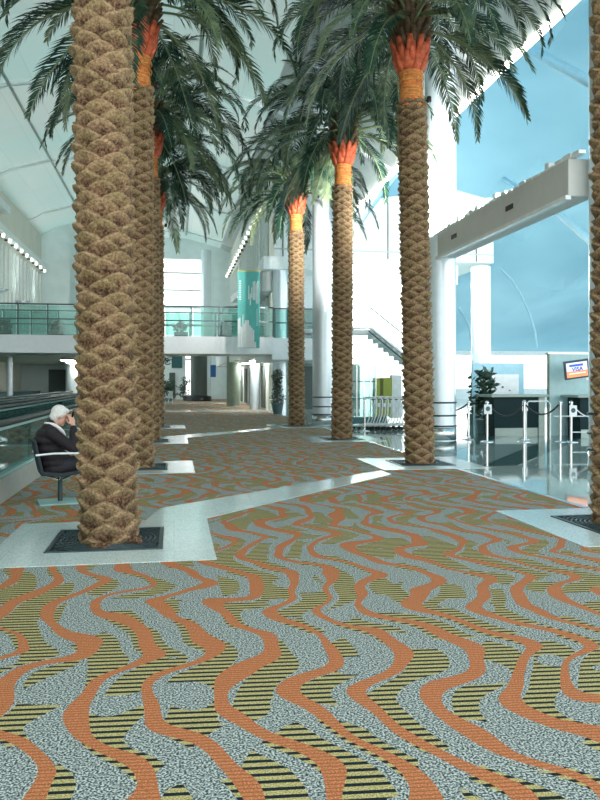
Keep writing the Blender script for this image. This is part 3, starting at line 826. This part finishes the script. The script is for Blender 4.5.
PL = ['thick-trunked date palm nearest the camera on the left with a full square iron grate',
      'date palm partly behind the nearest left trunk, second in the left row',
      'date palm third in the left row, narrow trunk behind the second',
      'date palm fourth in the left row, crown lowest in the frame on the left',
      'date palm cut by the right edge of the frame',
      'tall date palm in front of the big pale column',
      'date palm with sunlit tan trunk between the slim furthest palm and the big column',
      'slimmest furthest date palm in the right row with bright orange neck']
protoT = None
for i, (x, y) in enumerate(PALMS):
    t = thing('date_palm', PL[i], 'palm tree', (x, y, 0), 0); t.rotation_euler = (0, [-.012, 0, 0, 0, 0, -.024, .004, -.004][i], 0)
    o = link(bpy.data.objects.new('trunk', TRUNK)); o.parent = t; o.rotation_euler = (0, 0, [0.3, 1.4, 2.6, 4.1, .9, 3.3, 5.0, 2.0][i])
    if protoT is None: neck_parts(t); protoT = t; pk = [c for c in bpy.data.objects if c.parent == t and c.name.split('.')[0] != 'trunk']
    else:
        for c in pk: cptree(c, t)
    fronds(t, 100 + i)
# grates
def grate_proto(x, y, lab):
    t = thing('tree_grate', lab, 'tree grate', (x, y, 0), 0)
    b = MB()
    for s in (-1, 1): b.box(-.51, .51, s * .49 - .02, s * .49 + .02, .0, .016).box(s * .49 - .02, s * .49 + .02, -.47, .47, .0, .016)
    b.build('frame', M['darksteel'], t)
    b = MB().box(-.47, .47, -.47, .47, -.002, .004)
    b.build('tray', M['grate'], t)
    b = MB()
    for r in (.30, .345, .39, .435, .48, .53, .58, .63):
        seg = []
        for i in range(73):
            a = 2 * PI * i / 72; px, py = r * math.cos(a), r * math.sin(a)
            if max(abs(px), abs(py)) <= .465: seg.append((px, py, .010))
            else:
                if len(seg) > 1: b.tube(seg, .009, 4)
                seg = []
        if len(seg) > 1: b.tube(seg, .009, 4)
    for k in range(24):
        a = 2 * PI * k / 24; m_ = .465 / max(abs(math.cos(a)), abs(math.sin(a))); b.tube([(.29 * math.cos(a), .29 * math.sin(a), .009), (m_ * math.cos(a), m_ * math.sin(a), .009)], .006, 4)
    b.build('grille', M['darksteel'], t)
    return t
GL = ['around the nearest left palm', 'around the second palm of the left row', 'around the third palm of the left row', 'around the fourth palm of the left row',
      'around the palm at the right edge of the frame', 'around the palm in front of the big pale column', 'around the sunlit palm of the right row', 'around the furthest palm of the right row']
g0 = None
for (x, y), l in zip(PALMS, GL):
    lb = 'square dark iron tree grate ' + l
    if g0 is None: g0 = grate_proto(x, y, lb)
    else: dup(g0, (x, y, 0), 0, lb)
# husk stones at the foot of the nearest palm
b = MB().ball((.27, -.22, .03), .07, .06, .05, 10, 6)
tag(b.build('fallen_boot', M['trunk']), 'pale fallen palm boot on the grate at the foot of the nearest palm', 'palm husk').location = (-.62, 7.32, 0)
o = MB().ball((-.05, -.36, .02), .10, .05, .035, 10, 6).build('fallen_boot', M['trunk']); tag(o, 'flat fallen palm boot lying at the front of the nearest iron grate', 'palm husk'); o.location = (-.62, 7.32, 0)

# ------------------------------------------------------------------ chair and seated person
CH = Vector((-1.40, 9.72, 0)); CRZ = R_(14)
t = thing('lounge_chair', 'low pedestal chair with white tube arm and flat steel base behind the nearest palm', 'chair', CH, CRZ)
MB().box(-.26, .22, -.24, .24, 0, .02).build('base_plate', M['teal_light'], t, bevel=.005)
MB().lathe([(.03, .02), (.03, .36)], n=14).build('pedestal', M['darksteel'], t)
MB().tube([(-.2, 0, .35), (0, 0, .27), (.2, 0, .35)], .02).tube([(0, -.2, .35), (0, 0, .27), (0, .2, .35)], .02).build('spider', M['chrome'], t)
b = MB(); pr_ = [(-.24, .40), (-.05, .36), (.25, .40)]
b.prism([(-.25, .37), (0, .34), (.26, .38), (.26, .42), (0, .39), (-.22, .42)], -.25, .25, 'y').build('seat', M['chair_fab'], t, bevel=.01)
MB().prism([(-.25, .38), (-.21, .40), (-.30, .80), (-.335, .79)], -.24, .24, 'y').build('backrest', M['chair_fab'], t, bevel=.01)
for s in (-1, 1):
    MB().tube([(-.31, s * .27, .62), (-.1, s * .28, .635), (.18, s * .28, .63), (.22, s * .27, .58), (.2, s * .25, .40)], .013).build('armrest', M['white_gloss'], t)
# person
t = thing('person', 'white-haired person in a black jacket seated, head bowed over a phone', 'person', CH, CRZ)
def limb(b, pts, rs, n=14): b.tube(pts, rs, n); [b.ball(p, r) for p, r in zip(pts, rs)]
def lerpp(a, b_, t_): return tuple(a[i] + (b_[i] - a[i]) * t_ for i in range(3))
HC = Vector((.0, -.01, 1.085))
hr = Matrix.Rotation(R_(24), 3, 'Y')
def hp(x, y, z): return HC + hr @ Vector((x, y, z))
b = MB()
b.ball(hp(-.012, 0, .02), .098, .076, .092, rot=hr); b.ball(hp(.03, 0, -.045), .062, .058, .075, rot=hr)
b.ball(hp(.065, 0, -.095), .028, .032, .025)
b.tube([hp(.085, 0, .02), hp(.105, 0, -.012), hp(.112, 0, -.03)], [.008, .011, .013], 8); b.ball(hp(.106, 0, -.032), .015, .017, .012)
b.tube([hp(.088, -.035, .028), hp(.095, 0, .03), hp(.088, .035, .028)], [.010, .012, .010], 8)
b.tube([hp(.083, -.02, -.06), hp(.093, 0, -.062), hp(.083, .02, -.06)], .007, 8)
for s in (-1, 1): b.ball(hp(-.005, s * .078, -.012), .018, .009, .03, rot=hr)
b.tube([(-.10, 0, .93), (-.07, 0, .99), (-.03, 0, 1.05)], [.07, .056, .055], 14)
# trunk of the body
for z, x, rx, ry in ((.47, -.10, .12, .165), (.56, -.13, .11, .15), (.66, -.16, .105, .15), (.76, -.165, .11, .165), (.86, -.145, .10, .17), (.92, -.12, .075, .12)):
    b.ball((x, 0, z), rx * .75, ry * .8, .07)
SH = {-1: (-.12, -.17, .88), 1: (-.12, .17, .88)}; EL = {-1: (.14, -.24, .68), 1: (.16, .22, .66)}; WR = {-1: (.145, -.10, .97), 1: (.24, .06, .80)}
for s in (-1, 1):
    limb(b, [SH[s], EL[s]], [.05, .042]); limb(b, [EL[s], lerpp(EL[s], WR[s], .5), WR[s]], [.042, .036, .026])
    hip = (-.08, s * .09, .47); kn = (.36, s * .12, .50); an = (.36, s * .13, .10)
    limb(b, [hip, kn], [.085, .058]); limb(b, [kn, lerpp(kn, an, .4), an], [.056, .05, .036])
    b.ball((.42, s * .13, .05), .12, .042, .035)
# hands: right hand holds the phone at the face, left rests under it
def hand(b, W, D, side, palmn):
    D = Vector(D).normalized(); pn = Vector(palmn).normalized(); sd = D.cross(pn).normalized() * side
    W = Vector(W)
    rot = Matrix((D, sd, pn)).transposed()
    b.ball(W + D * .045, .048, .038, .016, rot=rot)
    for k, (L, off) in enumerate(((.062, .028), (.072, .010), (.067, -.009), (.052, -.027))):
        p0 = W + D * .07 + sd * off; p1 = p0 + D * L * .45 + pn * .006; p2 = p1 + D * L * .25 + pn * L * .3; p3 = p2 + pn * L * .3 + D * .004
        b.tube([p0, p1, p2, p3], [.0095, .009, .0085, .007], 8); b.ball(p3, .007)
    q0 = W + D * .02 + sd * .03; q1 = q0 + sd * .025 + D * .025 + pn * .012; q2 = q1 + D * .03 + pn * .014
    b.tube([q0, q1, q2], [.012, .010, .008], 8); b.ball(q2, .008)
hand(b, WR[-1], (-.25, .12, 1), 1, (-.2, 1, .2))
hand(b, WR[1], (.1, -.35, .9), -1, (-.9, -.3, .1))
b.build('body', M['skin'], t, voxel=.0065, smooth_it=2)
b = MB()
b.ball(hp(-.026, 0, .032), .102, .086, .094, rot=hr); b.ball(hp(-.055, 0, -.03), .065, .077, .07, rot=hr)
b.ball(hp(.03, 0, .078), .055, .068, .035, rot=hr)
for s in (-1, 1): b.ball(hp(-.02, s * .06, .0), .045, .028, .045, rot=hr)
b.build('hair', M['hair'], t, voxel=.007, smooth_it=2)
b = MB()
for z, x, rx, ry in ((.42, -.05, .19, .20), (.50, -.06, .20, .20), (.58, -.08, .20, .195), (.68, -.13, .185, .19), (.78, -.165, .16, .20), (.86, -.165, .125, .20), (.92, -.13, .095, .15), (.955, -.11, .07, .10)):
    b.ball((x, 0, z), rx, ry, .085)
for s in (-1, 1):
    b.ball(SH[s], .085); limb(b, [SH[s], lerpp(SH[s], EL[s], .5), EL[s]], [.078, .068, .062]); limb(b, [EL[s], lerpp(EL[s], WR[s], .45), lerpp(EL[s], WR[s], .85)], [.062, .054, .042])
b.build('jacket', M['jacket'], t, voxel=.011, smooth_it=3)
b = MB()
for s in (-1, 1):
    hip = (-.08, s * .09, .455); kn = (.36, s * .12, .505); an = (.36, s * .13, .12)
    limb(b, [hip, kn], [.095, .07]); limb(b, [kn, lerpp(kn, an, .4), an], [.068, .062, .056])
b.build('trousers', M['trouser'], t, voxel=.011, smooth_it=3)
for s in (-1, 1):
    MB().ball((.43, s * .13, .05), .14, .05, .048).ball((.36, s * .13, .07), .06, .05, .065).box(.31, .55, s * .13 - .045, s * .13 + .045, .0, .02).build('shoe', M['shoe'], t, voxel=.008, smooth_it=2)
b = MB().tube([(-.175, .02, .985), (-.15, -.06, .985), (-.09, -.10, .975), (-.03, -.13, .94), (.02, -.125, .89), (.045, -.10, .84), (.05, -.06, .80)], [.018, .022, .022, .02, .018, .015, .012], 8)
b.tube([(-.175, .02, .985), (-.13, .08, .99), (-.06, .09, .97), (-.01, .06, .92), (.01, .0, .86)], [.018, .02, .02, .018, .012], 8)
b.build('shirt_collar', M['shirt'], t)
ph = MB().obox((0, 0, 0), .022, .075, .15, 0, R_(10), R_(12)).build('mobile_phone', M['phone'], None, bevel=.006)
tag(ph, 'black phone held up in front of the seated person face', 'phone'); 
ph.location = CH + Matrix.Rotation(CRZ, 3, 'Z') @ Vector((.135, -.055, 1.07)); ph.rotation_euler = (0, 0, CRZ)

# ------------------------------------------------------------------ stanchions and ropes
def stanchion(p, lab, h=.98):
    t = thing('queue_stanchion', lab, 'stanchion', p, 0, 'queue stanchions')
    MB().lathe([(.17, 0), (.17, .012), (.06, .03), (.03, .04)], n=24).build('base', M['steel'], t)
    MB().lathe([(.028, .03), (.028, h)], n=14).build('pole', M['chrome'], t)
    MB().lathe([(.045, h - .02), (.05, h), (.045, h + .03), (.01, h + .05)], n=14).build('cap', M['steel'], t)
    return t
SP = [((7.0, 19.6), 'chrome queue stanchion just right of the big pale column'), ((7.72, 17.72), 'chrome queue stanchion with a white card in front of the left counter'), ((8.63, 17.56), 'chrome queue stanchion between the two hanging black ropes'),
      ((9.52, 17.41), 'chrome queue stanchion at the right end of the black ropes'), ((9.75, 17.3), 'chrome queue stanchion holding the pale rope and a round white tag'), ((10.75, 17.2), 'chrome queue stanchion behind the palm at the right edge'),
      ((9.05, 18.4), 'chrome stanchion in front of the counter side panel'), ((7.55, 18.5), 'chrome stanchion behind the one with the white card'), ((5.75, 22.3), 'chrome stanchion in front of the parked trolleys')]
s0 = None
for p, l in SP:
    if s0 is None: s0 = stanchion((p[0], p[1], 0), l)
    else: dup(s0, (p[0], p[1], 0), 0, l)
def rope(a, c, m, lab, sag=.28, z=.93, r=.022):
    a = Vector((a[0], a[1], z)); c = Vector((c[0], c[1], z)); d = (c - a).normalized() * .04; a += d; c -= d
    pts = [a.lerp(c, i / 14) - Vector((0, 0, sag * (1 - (2 * i / 14 - 1) ** 2))) for i in range(15)]
    tag(MB().tube(pts, r, 8).build('barrier_rope', m), lab, 'rope', 'barrier ropes')
rope(SP[0][0], SP[7][0], M['black'], 'black rope hanging beside the big pale column', .2)
rope(SP[1][0], SP[2][0], M['black'], 'black rope sagging in front of the dark left counter')
rope(SP[2][0], SP[3][0], M['black'], 'black rope sagging in front of the counter side panel', .24)
rope(SP[4][0], SP[5][0], M['sign_white'], 'pale rope sagging in front of the right counter', .3, r=.014)
def card(x, y, z, w, h, lab, red=True):
    t = thing('barrier_card', lab, 'sign card', (x, y, z))
    cd = MB().box(-w / 2, w / 2, -.004, .004, 0, h).build('card', M['sign_white'], t)
    em = MB().lathe([(w * .3, 0), (w * .3, .003)], n=16).build('emblem', M['darksteel'] if red else M['teal'], cd)
    q = em; q.rotation_euler = (PI / 2, 0, 0); q.location = (0, -.005, h * .55)
card(7.72, 17.67, .70, .2, .24, 'white card with dark print on the stanchion before the left counter', False)
card(9.78, 17.25, .64, .2, .28, 'white card with a dark round mark beside the pale rope')
card(9.05, 18.36, .74, .16, .2, 'small white card beside the counter side panel', False)
# waist-high gate rails
t = thing('barrier_gate', 'white tubular barrier beside the right counter', 'barrier', (0, 0, 0))
MB().tube([(9.0, 18.2, 0), (9.0, 18.2, .92), (9.08, 18.2, 1.0), (9.55, 18.1, 1.0), (9.62, 18.1, .92), (9.62, 18.1, 0)], .02).build('frame', M['white_gloss'], t)
MB().tube([(9.62, 17.9, .62), (11.0, 17.7, .62)], .015).tube([(9.75, 17.3, .25), (10.75, 17.2, .25)], .012).build('rail', M['white_gloss'], t)

# ------------------------------------------------------------------ counters
def counter(x0, x1, y, lab, side=True):
    t = thing('service_counter', lab, 'counter', (x0, y, 0)); w = x1 - x0
    MB().box(0, w, 0, .65, .0, 1.08).build('front_panel', M['counter'], t)
    MB().box(-.14, w + .28, -.14, .8, 1.08, 1.15).build('worktop', M['counter_top'], t, bevel=.01)
    MB().box(.02, w - .02, -.012, 0, .0, .22).build('kick_plate', M['counter_side'], t)
    if side: MB().box(w, w + .18, -.05, .72, 0, 1.08).build('side_panel', M['counter_side'], t)
    return t
counter(8.75, 10.05, 19.6, 'dark teal check-in counter left of the pair behind the ropes')
counter(10.75, 12.6, 18.6, 'dark teal check-in counter partly behind the right edge palm', side=False)
t = thing('screen_wall', 'pale panel wall behind the right counter carrying the screen', 'partition', (10.35, 19.5, 0))
MB().box(0, 3.0, 0, .1, 0, 2.28).build('panel', M['kiosk'], t); MB().box(-.03, 0, -.01, .11, 0, 2.32).build('end_post', M['green_wall'], t); MB().box(-.06, 3, -.03, .13, 2.28, 2.32).build('top_rail', M['steel'], t)
MB().box(.55 + .55, .55 + 1.1, -.01, 0, 1.55, 2.15).build('white_poster', M['sign_white'], t)
# screen
c_ = aY(577, 369.5, 18.75)
t = thing('wall_monitor', 'tilted screen with an orange and blue card advert above the right counter', 'monitor', c_, R_(-6)); t.rotation_euler = (R_(8), R_(-8), R_(-12))
MB().box(-.33, .33, 0, .09, -.25, .25).build('casing', M['screen_off'], t, bevel=.01)
MB().box(-.28, .28, -.006, 0, -.20, .20).build('screen', emit('screen_pale', (.62, .66, .85), .7), t)
MB().box(-.28, .28, -.010, -.006, -.20, -.03).build('orange_band', emit('screen_orange', (.85, .28, .12), .7), t)
MB().box(-.20, .17, -.010, -.006, .09, .15).build('blue_bar', emit('screen_blue', (.05, .10, .6), .7), t)
MB().box(-.22, .22, -.012, -.010, -.11, -.085).build('pale_line', emit('screen_line', (.9, .8, .75), .7), t)
fc = bpy.data.curves.new('lettering', 'FONT'); fc.body = 'VISA'; fc.size = .15; fc.align_x = 'CENTER'; fc.extrude = .001; fc.offset = .004
fc.materials.append(emit('screen_text', (.04, .05, .45), .5)); ft = link(bpy.data.objects.new('tmp_text', fc))
bpy.context.view_layer.update(); tm = bpy.data.meshes.new_from_object(ft.evaluated_get(bpy.context.evaluated_depsgraph_get())); bpy.data.objects.remove(ft)
fo = link(bpy.data.objects.new('lettering', tm)); fo.parent = t; fo.location = (.01, -.0115, -.035); fo.rotation_euler = (PI / 2, 0, 0)
MB().box(-.04, .04, .09, .6, -.04, .04).build('wall_bracket', M['darksteel'], t)
# second white sign panel behind left counter
t = thing('sign_board', 'pale blue board with a white notice behind the left counter', 'sign', (10.05, 23.2, 0))
MB().box(-.45, 1.35, 0, .06, .9, 2.12).build('board', M['sign_blue'], t)
MB().box(0, 1.15, -.03, 0, 1.0, 1.75).build('notice', M['sign_white'], t)
for x in (-.4, 1.25): MB().box(x, x + .05, 0, .05, 0, .9).build('leg', M['steel'], t)
MB().box(.15, .3, -.035, -.03, 1.3, 1.38).box(.55, .62, -.035, -.03, 1.3, 1.36).box(.8, .86, -.035, -.03, 1.2, 1.24).box(.2, .27, -.01, 0, 1.86, 1.98).build('small_marks', M['teal'], t)

# ------------------------------------------------------------------ plants
def leafy(b, rr, c, r, n, ls=.12, zs=1.0):
    for k in range(n):
        d = Vector((rr.gauss(0, 1), rr.gauss(0, 1), rr.gauss(0, 1))).normalized() * r * rr.uniform(.6, 1.05); d.z *= zs
        p = Vector(c) + d; a = Vector((rr.gauss(0, 1), rr.gauss(0, 1), rr.gauss(0, .7))).normalized(); s_ = a.orthogonal().normalized()
        b.add([p, p + a * ls * .5 + s_ * ls * .25, p + a * ls, p + a * ls * .5 - s_ * ls * .25], [(0, 1, 2, 3)])
rr = random.Random(11)
t = thing('potted_topiary', 'dark green potted topiary of stacked balls in front of the white column', 'potted plant', (4.75, 34.6, 0))
MB().lathe([(.2, 0), (.28, .45), (.3, .5), (.26, .5)], n=20).build('pot', M['pot'], t)
MB().lathe([(.03, .4), (.03, 1.8)], n=8).build('stem', M['bark'], t)
b = MB(); leafy(b, rr, (0, 0, .75), .33, 260); leafy(b, rr, (0, 0, 1.2), .22, 180); leafy(b, rr, (0, 0, 1.5), .2, 160); leafy(b, rr, (0, 0, 1.82), .26, 220)
b.build('foliage', M['leaf'], t)
def shrub(x, y, h, r, lab):
    t = thing('potted_shrub', lab, 'potted plant', (x, y, 0))
    MB().lathe([(.18, 0), (.24, .35), (.26, .4), (.22, .4)], n=16).build('pot', M['pot'], t)
    b = MB(); b.tube([(0, 0, .35), (.03, 0, h * .6), (0, 0, h * .85)], .025, 6).build('stem', M['bark'], t)
    b = MB()
    for k in range(5): leafy(b, rr, (rr.uniform(-.4, .4) * r, rr.uniform(-.4, .4) * r, .5 + (h - .7) * k / 4), r * .7, int((60 + 40 * h) * (1 if r > .5 else .35)), .22, .8)
    b.build('foliage', M['leaf'], t)
shrub(9.0, 20.9, 1.9, .22, 'tall leafy plant left of the dark check-in counter')
shrub(9.35, 21.3, 1.95, .2, 'leafy plant behind the dark check-in counter')
shrub(10.3, 24.8, 1.9, .2, 'thin leafy plant in front of the round white column behind the counter')
shrub(-1.0, 46, 3.3, .95, 'large dark bushy plant beyond the left palm trunks')
shrub(-.2, 60, 1.6, .5, 'small dark plant beside the far white wall')
shrub(.9, 61, 1.8, .5, 'small dark plant beside the far doorway')
shrub(-.6, 58, 1.5, .45, 'small dark plant left of the far doorway')
for (x, lab) in ((-8.6, 'low potted plant on the left end of the bridge'), (-7.0, 'low potted plant on the bridge near the left palms'), (-4.9, 'low potted plant on the bridge just left of the nearest trunk'), (.3, 'low potted plant on the bridge between the palm rows'), (2.2, 'low potted plant on the bridge left of the banner')):
    t = thing('planter', lab, 'potted plant', (x, 33.0, 3.37))
    MB().box(-.3, .3, -.15, .15, 0, .3).build('trough', M['darkgrey'], t); b = MB(); leafy(b, rr, (0, 0, .48), .28, 120, .18); b.build('foliage', M['leaf'], t)

# ------------------------------------------------------------------ trolleys and display racks
def trolley(p, rz, lab):
    t = thing('luggage_trolley', lab, 'trolley', p, rz, 'nested luggage trolleys')
    for s in (-1, 1):
        MB().tube([(s * .25, .4, .12), (s * .25, -.1, .2), (s * .25, -.2, .5), (s * .25, -.22, .95), (s * .22, -.12, 1.04), (s * .18, .0, 1.02)], .022, 8).build('side_frame', M['white_gloss'], t)
        MB().lathe([(.06, -.02), (.06, .02)], n=12).build('wheel', M['black'], t)
        q = kids(t)[-1]; q.rotation_euler = (0, PI / 2, 0); q.location = (s * .25, -.1, .06)
    MB().lathe([(.06, -.02), (.06, .02)], n=12).build('wheel', M['black'], t)
    q = kids(t)[-1]; q.rotation_euler = (0, PI / 2, 0); q.location = (0, .4, .06)
    MB().tube([(-.25, -.22, .95), (.25, -.22, .95)], .02).build('handle', M['black'], t)
    MB().box(-.22, .22, -.12, .42, .14, .17).build('platform', M['steel'], t)
    MB().box(-.14, .14, -.235, -.22, .72, .84).build('advert_board', M['sign_white'], t)
    return t
t0 = None
for k in range(7):
    p = (5.95 + k * .17, 22.9 - k * .05, 0)
    if t0 is None: t0 = trolley(p, R_(62), 'white framed luggage trolley in the parked row behind the palms')
    else: dup(t0, p, R_(62))
t = thing('display_rack', 'teal glass display case with olive panels behind the parked trolleys', 'display case', (6.15, 26, 0))
MB().box(0, 1.4, 0, .6, 0, .25).build('plinth', M['teal'], t)
MB().box(0, .95, 0, .03, .25, 2.1).build('glass_panel', M['glass'], t)
for x in (0, .25, .5, .75, .95): MB().box(x, x + .03, -.03, 0, .25, 2.1).build('upright', M['steel'], t)
MB().box(.98, 1.12, 0, .5, .25, 1.65).build('olive_panel', M['olive'], t); MB().box(1.25, 1.55, 0, .5, .25, 1.65).build('olive_panel', M['olive'], t); MB().box(1.6, 1.95, .1, .4, .2, 1.75).build('white_panel', M['sign_white'], t)
MB().box(0, .95, -.02, .4, 1.5, 1.54).build('shelf', M['teal'], t)
MB().box(0, .95, -.02, .4, .9, .94).build('shelf', M['teal'], t)
# far cafe chairs
for k, (x, y) in enumerate(((-.55, 52), (-.3, 50.5), (-.75, 49))):
    t = thing('cafe_chair', 'white chair standing beyond the left palms in the distance', 'chair', (x, y, 0), 0, 'far white chairs')
    MB().box(-.22, .22, -.22, .22, .42, .47).build('seat', M['white'], t); MB().box(-.22, .22, .18, .22, .47, .9).build('backrest', M['white'], t)
    for sx in (-1, 1):
        for sy in (-1, 1): MB().box(sx * .2 - .02, sx * .2 + .02, sy * .2 - .02, sy * .2 + .02, 0, .42).build('leg', M['steel'], t)

# ------------------------------------------------------------------ added fill panels brightening the mezzanines and white block
def fill_panel(x, y, z, sx, sy, lab, st):
    t = thing('fill_light', lab, 'added fill light', (x, y, z))
    MB().box(-sx / 2 - .04, sx / 2 + .04, -sy / 2 - .04, sy / 2 + .04, .0, .06).build('housing', M['white'], t)
    MB().box(-sx / 2, sx / 2, -sy / 2, sy / 2, -.012, 0).build('diffuser', st, t)
FILL = emit('fill_panel', (1, 1, .96), 30); FILL2 = emit('fill_panel_bright', (1, 1, .97), 26)
for k, y in enumerate((37.5, 42, 46.5)): fill_panel(-5.0 - k * .35, y, 2.53, .6, 1.2, ['nearest', 'middle', 'furthest'][k] + ' added fill light under the left mezzanine', FILL)  # added to lift the dark area, tucked behind the palm trunks
for k, y in enumerate((40, 46, 54)): fill_panel(4.3, y, 2.63, .5, 1.6, ['nearest', 'middle', 'furthest'][k] + ' added fill light under the right mezzanine', FILL)
for k, x in enumerate((6.6, 9.4, 12.2)): fill_panel(x, 41.5, 7.88 if x < 11.5 else 6.83, 1.8, 3.4, ['left', 'middle', 'right'][k] + ' large added fill light under the white panelled block', FILL2)  # glowing panels added to brighten the white back walls
# ------------------------------------------------------------------ light
w = bpy.data.worlds.new('world'); scene.world = w; w.use_nodes = True; nt = w.node_tree
bg = nt.nodes['Background']; tc = nt.nodes.new('ShaderNodeTexCoord'); gr = nt.nodes.new('ShaderNodeSeparateXYZ'); rp = nt.nodes.new('ShaderNodeValToRGB')
nt.links.new(tc.outputs['Generated'], gr.inputs[0]); nt.links.new(gr.outputs[2], rp.inputs[0])
rp.color_ramp.elements[0].color = (.97, 1, .97, 1); rp.color_ramp.elements[1].color = (.84, .94, 1, 1); rp.color_ramp.elements[1].position = .8
nt.links.new(rp.outputs[0], bg.inputs[0]); bg.inputs[1].default_value = 2.2
def area(loc, rot, sx, sy, e, col):
    l = bpy.data.lights.new('hall_lamp', 'AREA'); l.shape = 'RECTANGLE'; l.size = sx; l.size_y = sy; l.energy = e; l.color = col
    o = link(bpy.data.objects.new('hall_lamp', l)); o.location = loc; o.rotation_euler = rot
    return o

scene.view_settings.view_transform = 'Standard'; scene.view_settings.look = 'None'; scene.view_settings.gamma = 1
scene.view_settings.exposure = .42; scene.view_settings.use_curve_mapping = False
